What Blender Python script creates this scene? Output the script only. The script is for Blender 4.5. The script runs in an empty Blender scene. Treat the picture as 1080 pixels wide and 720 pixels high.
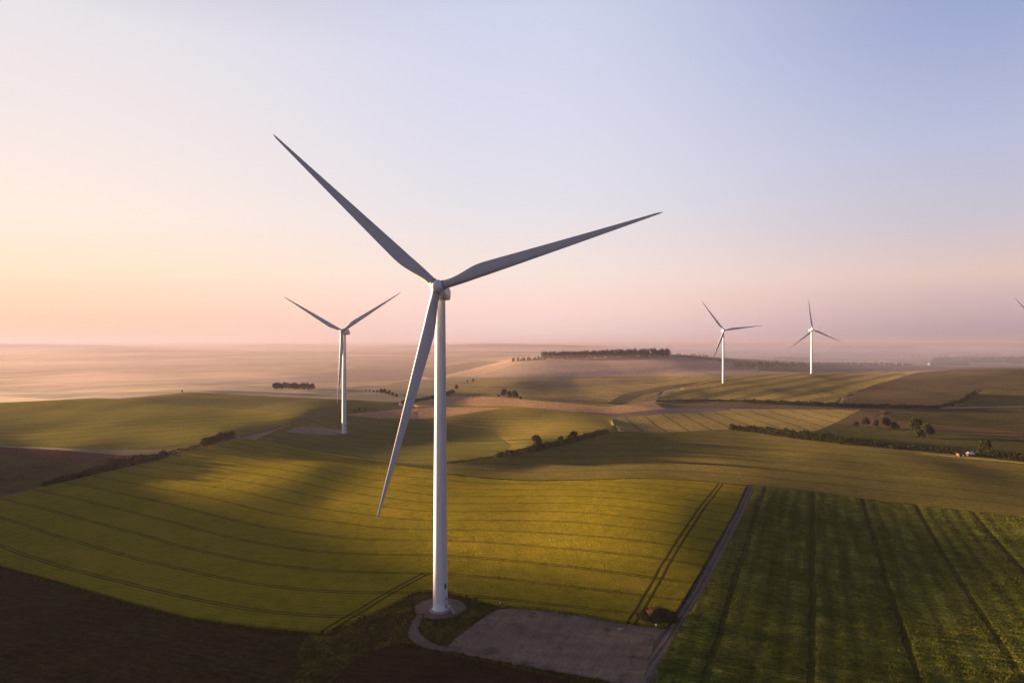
import bpy, math, random
import numpy as np
from mathutils import Vector, Matrix
from mathutils.geometry import delaunay_2d_cdt

R = math.radians
rng = np.random.default_rng(7)
random.seed(7)
scene = bpy.context.scene
COL = scene.collection
CZ, FPX, PX0, PY0 = 74.2, 720.0, 540.0, 361.0     # eye height, focal length and principal point in 1080 px units

SUN_AZ, SUN_EL = 62.0, 3.1                        # degrees left of the view, degrees up
SUN_DIR = np.array([-math.sin(R(SUN_AZ)) * math.cos(R(SUN_EL)), math.cos(R(SUN_AZ)) * math.cos(R(SUN_EL)), math.sin(R(SUN_EL))])
EXPOSURE = 3.05

# ------------------------------------------------------------------ helpers
def tag(o, label=None, cat=None, group=None, kind=None):
    if label: o['label'] = label
    if cat: o['category'] = cat
    if group: o['group'] = group
    if kind: o['kind'] = kind
    return o

def link(o, parent=None):
    COL.objects.link(o)
    if parent is not None: o.parent = parent
    return o

def empty(name, loc=(0, 0, 0), rz=0.0):
    o = bpy.data.objects.new(name, None)
    o.location = loc; o.rotation_euler = (0, 0, rz); o.empty_display_size = 1
    return link(o)

def mesh_np(name, verts, faces, mat=None, parent=None, smooth=False, attrs=None):
    """verts (N,3); faces: (M,k) array or list of index tuples"""
    me = bpy.data.meshes.new(name)
    if isinstance(faces, np.ndarray):
        n, k = faces.shape
        me.vertices.add(len(verts)); me.vertices.foreach_set('co', np.asarray(verts, np.float32).ravel())
        me.loops.add(n * k); me.loops.foreach_set('vertex_index', faces.astype(np.int32).ravel())
        me.polygons.add(n)
        me.polygons.foreach_set('loop_start', np.arange(0, n * k, k, dtype=np.int32))
        me.polygons.foreach_set('loop_total', np.full(n, k, np.int32))
        me.update(calc_edges=True)
    else:
        me.from_pydata([tuple(v) for v in verts], [], faces); me.update()
    if smooth: me.polygons.foreach_set('use_smooth', np.ones(len(me.polygons), bool))
    for nm, arr in (attrs or {}).items():
        a = me.attributes.new(nm, 'FLOAT', 'POINT'); a.data.foreach_set('value', np.asarray(arr, np.float32))
    if mat: me.materials.append(mat)
    return link(bpy.data.objects.new(name, me), parent)

class MB:
    def __init__(s): s.v = []; s.f = []
    def add(s, v, f):
        b = len(s.v); s.v += [tuple(p) for p in v]; s.f += [tuple(i + b for i in q) for q in f]
    def box(s, x0, x1, y0, y1, z0, z1, M=None):
        v = [Vector(p) for p in ((x0,y0,z0),(x1,y0,z0),(x1,y1,z0),(x0,y1,z0),(x0,y0,z1),(x1,y0,z1),(x1,y1,z1),(x0,y1,z1))]
        if M is not None: v = [M @ p for p in v]
        s.add(v, [(0,3,2,1),(4,5,6,7),(0,1,5,4),(1,2,6,5),(2,3,7,6),(3,0,4,7)])
    def rings(s, rings, cap0=True, cap1=True):
        n = len(rings[0]); b = len(s.v)
        for r in rings: s.v += [tuple(p) for p in r]
        for i in range(len(rings) - 1):
            for j in range(n):
                k = (j + 1) % n
                s.f.append((b+i*n+j, b+i*n+k, b+(i+1)*n+k, b+(i+1)*n+j))
        if cap0: s.f.append(tuple(b + j for j in reversed(range(n))))
        if cap1: s.f.append(tuple(b + (len(rings)-1)*n + j for j in range(n)))
    def tube(s, p0, p1, r0, r1, n=8, M=None):
        p0, p1 = Vector(p0), Vector(p1); d = (p1 - p0).normalized()
        a = d.orthogonal().normalized(); b = d.cross(a)
        ring = lambda p, r: [p + a * (math.cos(2*math.pi*j/n) * r) + b * (math.sin(2*math.pi*j/n) * r) for j in range(n)]
        s.rings([ring(p0, r0), ring(p1, r1)])
    def build(s, name, mat, parent=None, smooth=False):
        o = mesh_np(name, s.v, s.f, mat, parent, smooth)
        return o

# ------------------------------------------------------------------ node helpers
def new_mat(name):
    m = bpy.data.materials.new(name); m.use_nodes = True
    return m, m.node_tree, m.node_tree.nodes['Principled BSDF']

class NT:
    def __init__(s, nt): s.nt = nt
    def n(s, t, **kw):
        nd = s.nt.nodes.new(t)
        for k, v in kw.items(): setattr(nd, k, v)
        return nd
    def l(s, a, b): s.nt.links.new(a, b)
    def put(s, sock, v):
        if hasattr(v, 'is_linked') or hasattr(v, 'links'): s.l(v, sock)
        else: sock.default_value = v
    def math(s, op, a, b=0.0, c=0.0, clamp=False):
        nd = s.n('ShaderNodeMath', operation=op); nd.use_clamp = clamp
        for i, v in enumerate((a, b, c)): s.put(nd.inputs[i], v)
        return nd.outputs[0]
    def vmath(s, op, a, b=(0, 0, 0)):
        nd = s.n('ShaderNodeVectorMath', operation=op)
        s.put(nd.inputs[0], a); s.put(nd.inputs[1], b)
        return nd
    def mix(s, f, a, b, mode='MIX'):
        nd = s.n('ShaderNodeMix', data_type='RGBA', blend_type=mode)
        s.put(nd.inputs[0], f); s.put(nd.inputs[6], a); s.put(nd.inputs[7], b)
        return nd.outputs[2]
    def noise(s, vec, scale, detail=3.0, rough=0.55, out=0):
        nd = s.n('ShaderNodeTexNoise'); s.l(vec, nd.inputs['Vector'])
        nd.inputs['Scale'].default_value = scale; nd.inputs['Detail'].default_value = detail
        nd.inputs['Roughness'].default_value = rough
        return nd.outputs[out]
    def smooth(s, v, lo, hi, a=0.0, b=1.0):
        nd = s.n('ShaderNodeMapRange', interpolation_type='SMOOTHSTEP')
        s.put(nd.inputs[0], v)
        for i, x in enumerate((lo, hi, a, b)): s.put(nd.inputs[i + 1], x)
        return nd.outputs[0]
    def obj(s): return s.n('ShaderNodeTexCoord').outputs['Object']
    def mapping(s, vec, rz=0.0, scale=(1, 1, 1)):
        n0 = s.n('ShaderNodeMapping'); s.l(vec, n0.inputs['Vector']); n0.inputs['Rotation'].default_value = (0, 0, rz)
        nd = s.n('ShaderNodeMapping'); s.l(n0.outputs[0], nd.inputs['Vector']); nd.inputs['Scale'].default_value = scale
        return nd.outputs[0]

def c4(c): return (c[0], c[1], c[2], 1.0)

# ------------------------------------------------------------------ terrain
def P(px, py, d): return ((px - PX0) / FPX * d, d, CZ - (py - PY0) * d / FPX)

def P_(px, py, z): return (px, py, (CZ - z) * FPX / (py - PY0))
CTRL = [P(*t) for t in [
    # near ground round the first turbine
    (465,643,185.9), (0,720,147), (540,720,149), P_(1080,720,-1), (250,600,222), P_(740,600,1.6), P_(900,600,-1.2), P_(640,545,3.3), P_(720,540,4.0), P_(1000,570,-2), P_(830,560,1), P_(560,560,1.5), (150,560,268),
    (0,597,226), (325,667,175), (690,661,178), (450,560,268),
    # crest of the bright field and the field behind it
    (470,498,380), (560,507,360), (640,505,362), P_(783,513,2.6), P_(940,530,-.5), P_(1080,546,-1.5), (330,496,386), P_(345,532,-1.3), (230,545,293),
    (600,488,425), (700,469,497), (850,485,430), (1000,505,368), (560,474,456), (640,456,542), (620,481,453), (560,488,428), (700,457,555), (770,453,590), (830,462,535), (960,474,480), (1080,486,432), (820,472,490),
    # hedge line on the left, left hill
    (0,524,332), (140,492,408), (245,462,494), (270,463,508), (330,437,622), (180,480,440), P_(0,475,4.2), P_(70,478,3.0),
    P_(0,424,8), P_(100,419,8.3), P_(200,414,10), P_(225,441,7.2), P_(290,437,8), P_(330,420,5), P_(100,443,7), P_(0,448,6.5), P_(110,430,8.5), P_(240,427,8.6),
    # second turbine's field, the lit crest behind it
    (363.5,457,586), (470,445,640), (520,455,590), (400,434,720), (470,427,820), (560,428,790), (620,438,700),
    # striped slope, hollow, lane
    (690,449,620), (700,438,700), (850,440,690), (720,428,830), (880,427,800), (1080,429,770), (960,445,640), (1080,455,570),
    # third and fourth turbine ridge
    (763,404,1132), (856,394,1363), (700,412,1000), (960,392,1420), (1080,389,1420), (900,405,1120), (1000,412,960), (640,415,1010), (740,402,1180), (1080,410,960),
    # hollow with the clump of trees, rolling field
    (536,416,980), (480,418,960), (600,404,1300), (700,399,1350), (540,405,1200),
    # wooded hill
    (600,396,1430), (620,379,1850), (710,376,1850), (560,381,1850), (780,388,1600), (850,392,1600), (480,385,2300), (500,395,1700),
    # valley on the left with mist, the slopes beyond
    (308,411,1150), (410,417,1000), (200,406,1300), (0,411,1250), (100,404,1600), (250,402,1650), (450,401,1550), (0,396,1900), (300,390,2200), (150,384,2700), (0,384,2700), (400,381,2800), (300,378,3300),
    (0,374,4200), (200,372,5200), (400,372,5000),
    # far right
    (1080,386,2000), (900,386,2100), (900,380,3000), (1080,379,3000), (700,375,4200), (1000,372,5000),
]]
CTRL += [(x, y, z) for x, y, z in [  # first points raise an unseen left hill, added to shade the near ground
    (-330, 250, 18), (-400, 325, 32), (-480, 400, 45), (-415, 395, 36), (-480, 250, 36), (-440, 500, 15), (-600, 590, 15), (-300, 120, 10), (-750, 760, 12), (-900, 400, 20), (0, 60, 0), (0, -100, 0), (200, 60, 0), (-150, 60, 0), (250, 200, -1), (400, 300, 0), (500, 0, 0), (-500, -100, 5), (0, -600, 0), (800, -600, 0), (-800, -600, 0), (900, 500, 5), (960, 1250, 25), (1000, 1400, 22), (1500, 800, 5), (-1500, 900, -5)]]
for a in range(0, 360, 30):
    CTRL.append((7000 * math.sin(R(a)), 7000 * math.cos(R(a)), 8))
    CTRL.append((14000 * math.sin(R(a)), 14000 * math.cos(R(a)), 22))
CTRL = np.array(CTRL)

def warp(X, Y):
    r = np.hypot(X, Y); r = np.maximum(r, 1e-3)
    k = np.log1p(r / 150.0) / r
    return np.stack([X * k, Y * k], -1)

class TPS:
    def __init__(s, xy, v, lam=1e-3):
        n = len(xy); s.p = xy
        K = s.phi(np.linalg.norm(xy[:, None] - xy[None], axis=-1)) + lam * np.eye(n)
        Q = np.c_[np.ones(n), xy]
        A = np.block([[K, Q], [Q.T, np.zeros((3, 3))]])
        s.w = np.linalg.solve(A, np.r_[v, 0, 0, 0])
    @staticmethod
    def phi(r): return np.where(r > 1e-9, r * r * np.log(np.maximum(r, 1e-9)), 0)
    def __call__(s, q):
        q = np.asarray(q); out = np.empty(len(q))
        for i in range(0, len(q), 20000):
            b = q[i:i+20000]
            out[i:i+20000] = s.phi(np.linalg.norm(b[:, None] - s.p[None], axis=-1)) @ s.w[:-3] + s.w[-3] + b @ s.w[-2:]
        return out

TERR = TPS(warp(CTRL[:, 0], CTRL[:, 1]), CTRL[:, 2], 2e-4)

_wv = []
for lam, amp in ((260, .55), (170, .4), (95, .2), (60, .09)):
    for k in range(4):
        a = rng.uniform(0, 2 * math.pi); _wv.append((math.cos(a) * 2 * math.pi / lam, math.sin(a) * 2 * math.pi / lam, rng.uniform(0, 6.28), amp * .5))
_wf = []
for lam, amp in ((5200, 17), (3100, 15), (1700, 10), (900, 5)):
    for k in range(4):
        a = rng.uniform(-.9, .9) + math.pi / 2; _wf.append((math.cos(a) * 2 * math.pi / lam, math.sin(a) * 2 * math.pi / lam, rng.uniform(0, 6.28), amp * .6))
PADS = [(-19.4, 187, 25), (12, 172, 45)]

def ground_z(X, Y):
    X = np.asarray(X, float); Y = np.asarray(Y, float); sh = X.shape
    X = X.ravel(); Y = Y.ravel()
    z = TERR(warp(X, Y)); r = np.hypot(X, Y)
    n = sum(a * np.sin(kx * X + ky * Y + p) for kx, ky, p, a in _wv)
    q = np.ones_like(X)
    for x, y, s in PADS: q *= 1 - np.exp(-((X - x) ** 2 + (Y - y) ** 2) / (s * s))
    z = z + n * q * np.clip((r - 60) / 200, 0, 1)
    f = sum(a * np.sin(kx * X + ky * Y + p) for kx, ky, p, a in _wf)
    z = z + f * np.clip((r - 2600) / 4000, 0, 1) ** 1.3
    return z.reshape(sh)

_DK = 100 * 1.006 ** np.arange(0, 830)
def hit(pts):
    """where lines of sight through these directions meet the ground: (N,3)"""
    pts = np.asarray(pts, float)
    D = _DK[None, :]; X = (pts[:, :1] - PX0) / FPX * D; Y = np.broadcast_to(D, X.shape)
    Z = CZ - (pts[:, 1:2] - PY0) / FPX * D
    g = ground_z(X, Y); below = g >= Z
    i = np.argmax(below, 1); i = np.where(below.any(1), np.maximum(i, 1), len(_DK) - 1)
    k = np.arange(len(pts)); a = (Z - g)[k, i-1]; b = (Z - g)[k, i]
    t = np.where(np.abs(a - b) > 1e-9, a / (a - b + 1e-12), 0); t = np.clip(t, 0, 1)
    d = _DK[i-1] + t * (_DK[i] - _DK[i-1])
    x = (pts[:, 0] - PX0) / FPX * d
    return np.stack([x, d, ground_z(x, d)], -1)
def hit1(px, py): return hit([(px, py)])[0]

def dens(poly, step=6.0, close=True):
    poly = [tuple(map(float, p)) for p in poly]; out = []
    n = len(poly)
    for i in range(n if close else n - 1):
        a, b = poly[i], poly[(i + 1) % n]
        m = max(1, int(math.hypot(a[0]-b[0], a[1]-b[1]) / step))
        for k in range(m): out.append((a[0] + (b[0]-a[0]) * k / m, a[1] + (b[1]-a[1]) * k / m))
    if not close: out.append(poly[-1])
    return out
def chaikin(p, close=False, it=2):
    for _ in range(it):
        q = [] if close else [p[0]]
        n = len(p)
        for i in range(n if close else n - 1):
            a, b = p[i], p[(i + 1) % n]
            q.append((.75*a[0]+.25*b[0], .75*a[1]+.25*b[1])); q.append((.25*a[0]+.75*b[0], .25*a[1]+.75*b[1]))
        if not close: q.append(p[-1])
        p = q
    return p
def strip(line, w):
    """ground polygon of a lane w metres wide along a polyline of ground points"""
    p = np.array(line)[:, :2]; t = np.gradient(p, axis=0); t /= np.linalg.norm(t, axis=1)[:, None] + 1e-9
    n = np.stack([-t[:, 1], t[:, 0]], -1)
    w = np.broadcast_to(np.asarray(w, float), (len(p),))[:, None]
    return np.r_[p + n * w / 2, (p - n * w / 2)[::-1]]
def inside(pts, poly):
    x, y = pts[:, 0], pts[:, 1]; c = np.zeros(len(pts), bool); j = len(poly) - 1
    bb = (x >= poly[:,0].min()) & (x <= poly[:,0].max()) & (y >= poly[:,1].min()) & (y <= poly[:,1].max())
    idx = np.where(bb)[0]; x = x[idx]; y = y[idx]; cc = np.zeros(len(idx), bool)
    for i in range(len(poly)):
        xi, yi = poly[i]; xj, yj = poly[j]
        if yi != yj:
            cc ^= ((yi > y) != (yj > y)) & (x < (xj - xi) * (y - yi) / (yj - yi) + xi)
        j = i
    c[idx] = cc
    return c

# shared boundary lines, as seen directions on the ground
B_lowerleft = [(-120,545),(-60,574),(0,597),(60,613),(130,634),(200,652),(270,662),(325,667)]
B_hedge_l = [(-90,556),(-40,540),(0,526),(60,511),(140,492),(190,477),(245,464),(268,464)]
B_path = [(268,464),(300,470),(330,476),(370,482),(410,489),(440,494),(470,499)]
B_crest = [(470,499),(510,504.5),(560,507.5),(620,506.5),(680,504.5),(740,508),(785,513)]
B_trackL = [(787,513),(776,538),(760,566),(741,600),(722,632),(703,662)]
B_trackR = [(797,513),(786,540),(773,566),(756,600),(737,634),(716,665),(702,695),(690,722),(674,760)]
B_crestR = [(797,513),(860,519),(940,530),(1010,538),(1080,546),(1300,580)]
B_hedge_m = [(470,489),(520,483),(560,476),(600,466),(640,456)]
B_hedge_r = [(660,455),(700,456.5),(740,454),(775,453),(830,462),(900,470),(960,475),(1080,487),(1300,510)]

POLY = []   # (field key, ground polygon)
def field(key, px, smooth_it=0, step=6.0):
    if smooth_it: px = chaikin(px, True, smooth_it)
    POLY.append((key, hit(dens(px, step))[:, :2]))

field('rolling', [(470,402),(560,397),(690,396),(770,398),(700,412),(690,424),(640,431),(540,424),(470,416)])
field('hillside', [(500,398),(540,381),(560,379),(620,378.5),(712,375.5),(800,386),(800,393),(700,396),(600,397)])
field('bright_strip', [(500,397),(556,380),(545,380),(470,398)])
field('dull_strip', [(455,399),(530,381),(500,381),(430,394)])
field('stubble', [(430,424),(480,417),(530,419),(580,423.5),(640,429),(690,422.5),(720,415.5),(742,411),(745,415),(720,424),(700,431),(650,436),(600,433.5),(540,428.5),(470,428),(440,430)])
field('hollow', [(640,425),(658,415),(700,407),(762,400),(770,401),(715,409),(680,416),(655,427)])
field('third_field', [(764,397),(720,408),(690,424),(740,421),(830,426),(884,426),(890,418),(920,405),(945,399),(965,393),(930,391),(850,392)])
field('brown_field', [(884,427),(892,417),(922,405.5),(950,398),(967,392.5),(1010,389),(1300,386),(1300,415),(1080,412),(1037,410),(1022,425),(980,431),(920,429)])
field('right_olive', [(1022,425),(1037,410),(1080,412),(1300,415),(1300,432),(1080,428),(1000,429)])
field('hollow', [(690,425),(740,421),(830,426),(884,427),(980,431),(905,432),(770,431),(700,430)])
field('striped', [(645,441),(700,436.5),(770,433),(870,431.5),(908,432),(880,446),(864,453),(830,461),(775,453),(740,454),(700,456.5),(660,455),(648,449)])
field('dark_green', [(908,432),(980,431.5),(1080,429),(1300,432),(1300,510),(1080,487),(960,475),(900,470),(830,461),(864,453),(880,446)])
field('russet', [(880,446),(908,433),(935,433),(925,441),(960,445),(1080,456),(1080,462),(960,452),(920,449)])
field('crop_lit', [(440,429),(470,427.5),(540,428),(600,433),(645,439),(648,447),(652,455),(640,457),(600,467),(560,477),(520,484),(470,490),(440,446)])
field('second_field', [(268,464),(300,450),(330,438.5),(365,436),(420,439),(450,443),(470,446),(520,455),(540,470),(520,484),(470,490),(470,499),(440,494),(410,489),(370,482),(330,476),(300,470)])
field('stubble', [(362,437),(390,434),(430,431),(470,428.5),(530,430),(505,434),(470,439),(440,441.5),(400,441),(380,439)])
field('far_left_field', [(120,421),(200,413.5),(330,419.5),(420,424),(420,431),(365,436),(330,437),(250,431),(180,427)])
field('left_hill', [(-200,436),(0,424.5),(100,419.5),(140,421),(180,427),(250,431),(330,437.5),(300,447),(245,461),(190,474),(110,474),(0,470),(-200,468)])
field('brown_strip', [(-200,468),(0,471),(60,474),(130,480),(178,478),(165,486),(140,491),(90,489),(40,484),(0,480),(-200,476)])
field('rough', [(-200,476),(0,480),(40,484),(90,489),(140,491),(60,510),(0,525),(-90,555),(-200,590)])
field('second_pad', [(300,455.5),(317,449.5),(338,451),(358,453.5),(368,456.5),(352,458.5),(330,458)])
field('mid_field', B_crest[:-1] + [(785,512)] + [(797,512),(860,518),(940,529),(1010,537),(1080,545),(1300,579)] + list(reversed(B_hedge_r)) + list(reversed(B_hedge_m)) + [(470,499)])
field('wheat', B_lowerleft + [(345,668),(400,645),(440,624),(470,624),(500,632),(527,640),(600,647),(665,659),(703,662)] + list(reversed(B_trackL)) + list(reversed(B_crest)) + list(reversed(B_path)) + list(reversed(B_hedge_l)))
field('rank_field', B_crestR + [(1300,800),(640,800)] + list(reversed(B_trackR)))
field('soil_a', [(-300,480)] + B_lowerleft + [(312,690),(318,705),(300,722),(290,900),(-300,900)])
field('soil_b', [(352,716),(376,694),(398,684),(425,677),(445,682),(480,691),(530,701),(580,711),(610,718.5),(660,734),(660,900),(340,900),(340,740)])
field('verge', [(325,667),(345,668),(400,645),(440,624),(470,624),(500,632),(527,640),(600,647),(665,659),(703,662),(720,660),(690,722),(660,734),(610,718.5),(530,701),(445,682),(425,677),(398,684),(376,694),(352,716),(330,760),(295,722),(318,705),(312,690)])
field('gravel_pad', chaikin([(527,640),(560,642),(600,647),(665,658),(703,663),(716,664),(700,690),(684,722),(650,722),(640,717),(600,711),(540,700),(482,688.5),(470,684),(480,672),(505,654)], True, 1))
field('gravel_path', chaikin([(449,648),(440,661),(446,671),(462,680),(484,682),(484,689),(462,686.5),(440,681.5),(429,672),(430,662),(438,648)], True, 2))
_a = np.linspace(0, 2 * math.pi, 48, endpoint=False)
POLY.append(('gravel_path', np.stack([-20.0 + 7.3 * np.cos(_a) * (1 + .06 * np.sin(3 * _a + 1)), 187.4 + 7.6 * np.sin(_a)], -1)))
field('main_track', [(787,512.5)] + B_trackL[1:] + [(690,675),(684,700),(668,740),(660,760)] + list(reversed(B_trackR[1:])) + [(797,512.5)])
POLY.append(('track', strip(hit(dens([(268,463.5)] + B_path[1:], 5, False)), 2.6)))
POLY.append(('track', strip(hit(dens([(-90,555),(-40,539),(0,525),(22,519),(46,513)], 5, False)), 3.0)))
POLY.append(('track', strip(hit(dens([(196,476),(215,471),(245,462),(268,463.5)], 5, False)), 3.0)))
POLY.append(('track', strip(hit(dens([(690,424.5),(760,427),(830,430),(900,431.5),(980,431),(1080,428.7),(1200,430)], 8, False)), 3.2)))
POLY.append(('grass_bank', strip(hit(dens([(466,500),(510,505.2),(560,508.2),(620,507.2),(680,505.2),(740,508.5),(786,513)], 5, False)), 2.6)))
POLY.append(('grass_bank', strip(hit(dens([(800,513.5),(860,519.3),(940,530.2),(1010,538),(1080,546.2),(1290,579)], 6, False)), 4.0)))
POLY.append(('track', strip(hit(dens([(960,477.5),(1020,483),(1080,489),(1290,511)], 6, False)), 3.2)))

# ground points: dense inside the view, coarse elsewhere
pts = []
rad = [8.0]
while rad[-1] < 15500: rad.append(rad[-1] * (1.0125 if 90 < rad[-1] < 1500 else (1.02 if 1500 <= rad[-1] < 6000 else 1.05)))
for i, r in enumerate(rad):
    if r < 90: az = np.arange(-180, 180, 8.0)
    else: az = np.r_[np.arange(-47, 47, .42), np.arange(47, 313, 3.0)]
    az = np.radians(az + (0.21 if i % 2 else 0)); jr = r * (1 + rng.uniform(-.003, .003, len(az)))
    pts.append(np.stack([jr * np.sin(az), jr * np.cos(az)], -1))
pts = np.concatenate(pts)
cv = [Vector((float(a), float(b))) for a, b in pts]; ce = []
for key, pl in POLY:
    b = len(cv); cv += [Vector((float(a), float(c))) for a, c in pl]; n = len(pl)
    ce += [(b + i, b + (i + 1) % n) for i in range(n)]
ov, oe, of, *_ = delaunay_2d_cdt(cv, ce, [], 0, 1e-4)
GV = np.array([(v.x, v.y) for v in ov]); GF = np.array(of, dtype=np.int64)
# counter-clockwise
a, b, c = GV[GF[:, 0]], GV[GF[:, 1]], GV[GF[:, 2]]
ar = (b[:, 0]-a[:, 0]) * (c[:, 1]-a[:, 1]) - (b[:, 1]-a[:, 1]) * (c[:, 0]-a[:, 0])
GF[ar < 0] = GF[ar < 0][:, ::-1]
GF = GF[np.abs(ar) > 1e-7]
cen = GV[GF].mean(1)
fid = np.full(len(GF), -1); KEYS = []
for key, pl in POLY:
    if key not in KEYS: KEYS.append(key)
    fid[inside(cen, pl)] = KEYS.index(key)
GZ = ground_z(GV[:, 0], GV[:, 1])

# row coordinates, in metres across the drilling lines
def rows_tps(samples, spacing, lam=1e-2):
    px = [(s[0], s[1]) for s in samples]; h = hit(px)[:, :2]
    t = TPS(h / 100.0, np.array([s[2] for s in samples]) * spacing, lam)
    return lambda X, Y: t(np.stack([X, Y], -1) / 100.0)
cols = {0: {'A':577,'B':547,'C':527}, 100: {'A':609,'B':579,'C':552,'D':532,'E':515}, 200: {'A':633,'B':604,'C':580,'D':557,'E':539,'F':522,'G':511,'H':500,'I':491,'J':483},
        275: {'A':647,'B':618,'C':596,'D':575,'E':557,'F':540,'G':524,'H':512,'I':502,'J':493}, 365: {'B':627,'C':605,'D':586,'E':569,'F':553,'G':541,'H':530,'I':520,'J':511},
        457: {'B':628,'C':608,'D':587,'E':571,'F':560,'G':551,'H':541,'I':532,'J':524}, 590: {'B':640,'C':621,'D':598,'E':580,'F':565,'G':551,'H':541,'I':532,'J':524}, 700: {'B':650,'C':635,'D':615,'E':591,'F':576,'G':562,'H':552,'I':543,'J':533}}
smp = [(x, y, 'ABCDEFGHIJ'.index(k)) for x, dct in cols.items() for k, y in dct.items()]
ROW = {'wheat': rows_tps(smp, 24.0, 3e-2)}
pL = hit1(755, 600)[:2]; pF = hit1(792, 514)[:2]
td = (pF - pL) / np.linalg.norm(pF - pL); tn = np.array([td[1], -td[0]])
_rp = hit1(857, 560)[:2]
ROW['rank_field'] = lambda X, Y: (X - _rp[0]) * tn[0] + (Y - _rp[1]) * tn[1]
mid = []
for x, ys in ((560, (507,498,490,484)), (640, (506,497,489,482,476,470)), (700, (505,496,488,481,475,469,464)), (780, (512,502,493,485,478,472,467)), (940, (529,519,509,500,492,486)), (1080, (545,534,524,515,506,498))):
    mid += [(x, y, k) for k, y in enumerate(ys)]
ROW['mid_field'] = rows_tps(mid, 24.0, 1e-1)
q1, q2 = hit1(682, 440)[:2], hit1(701, 454)[:2]
sd = (q2 - q1) / np.linalg.norm(q2 - q1); sn = np.array([-sd[1], sd[0]])
ROW['striped'] = lambda X, Y: (X - q1[0]) * sn[0] + (Y - q1[1]) * sn[1]
ROW['second_field'] = lambda X, Y: (Y - 480) * .9 + (X + 150) * .45
ROW['crop_lit'] = lambda X, Y: (Y - 600) * .97 + X * .2
ROW['left_hill'] = lambda X, Y: (Y - 600) * .85 - X * .5
ROW['third_field'] = lambda X, Y: X * .75 - Y * .66
HEAD = [('head_a', hit1(756, 517)[:2], hit1(669, 655)[:2], False), ('head_b', hit1(452, 605)[:2], hit1(342, 669)[:2], True)]
ROW['main_track'] = rows_tps([(x, y, -1) for x, y in B_trackL] + [(x, y, 1) for x, y in B_trackR[:6]], 2.2, 1e-2)
ROW['gravel_pad'] = lambda X, Y: np.hypot(X - 62, Y - 120) - 3 + .02 * X
CROP_H = {'wheat': .75, 'rank_field': .6, 'mid_field': .35}

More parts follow.
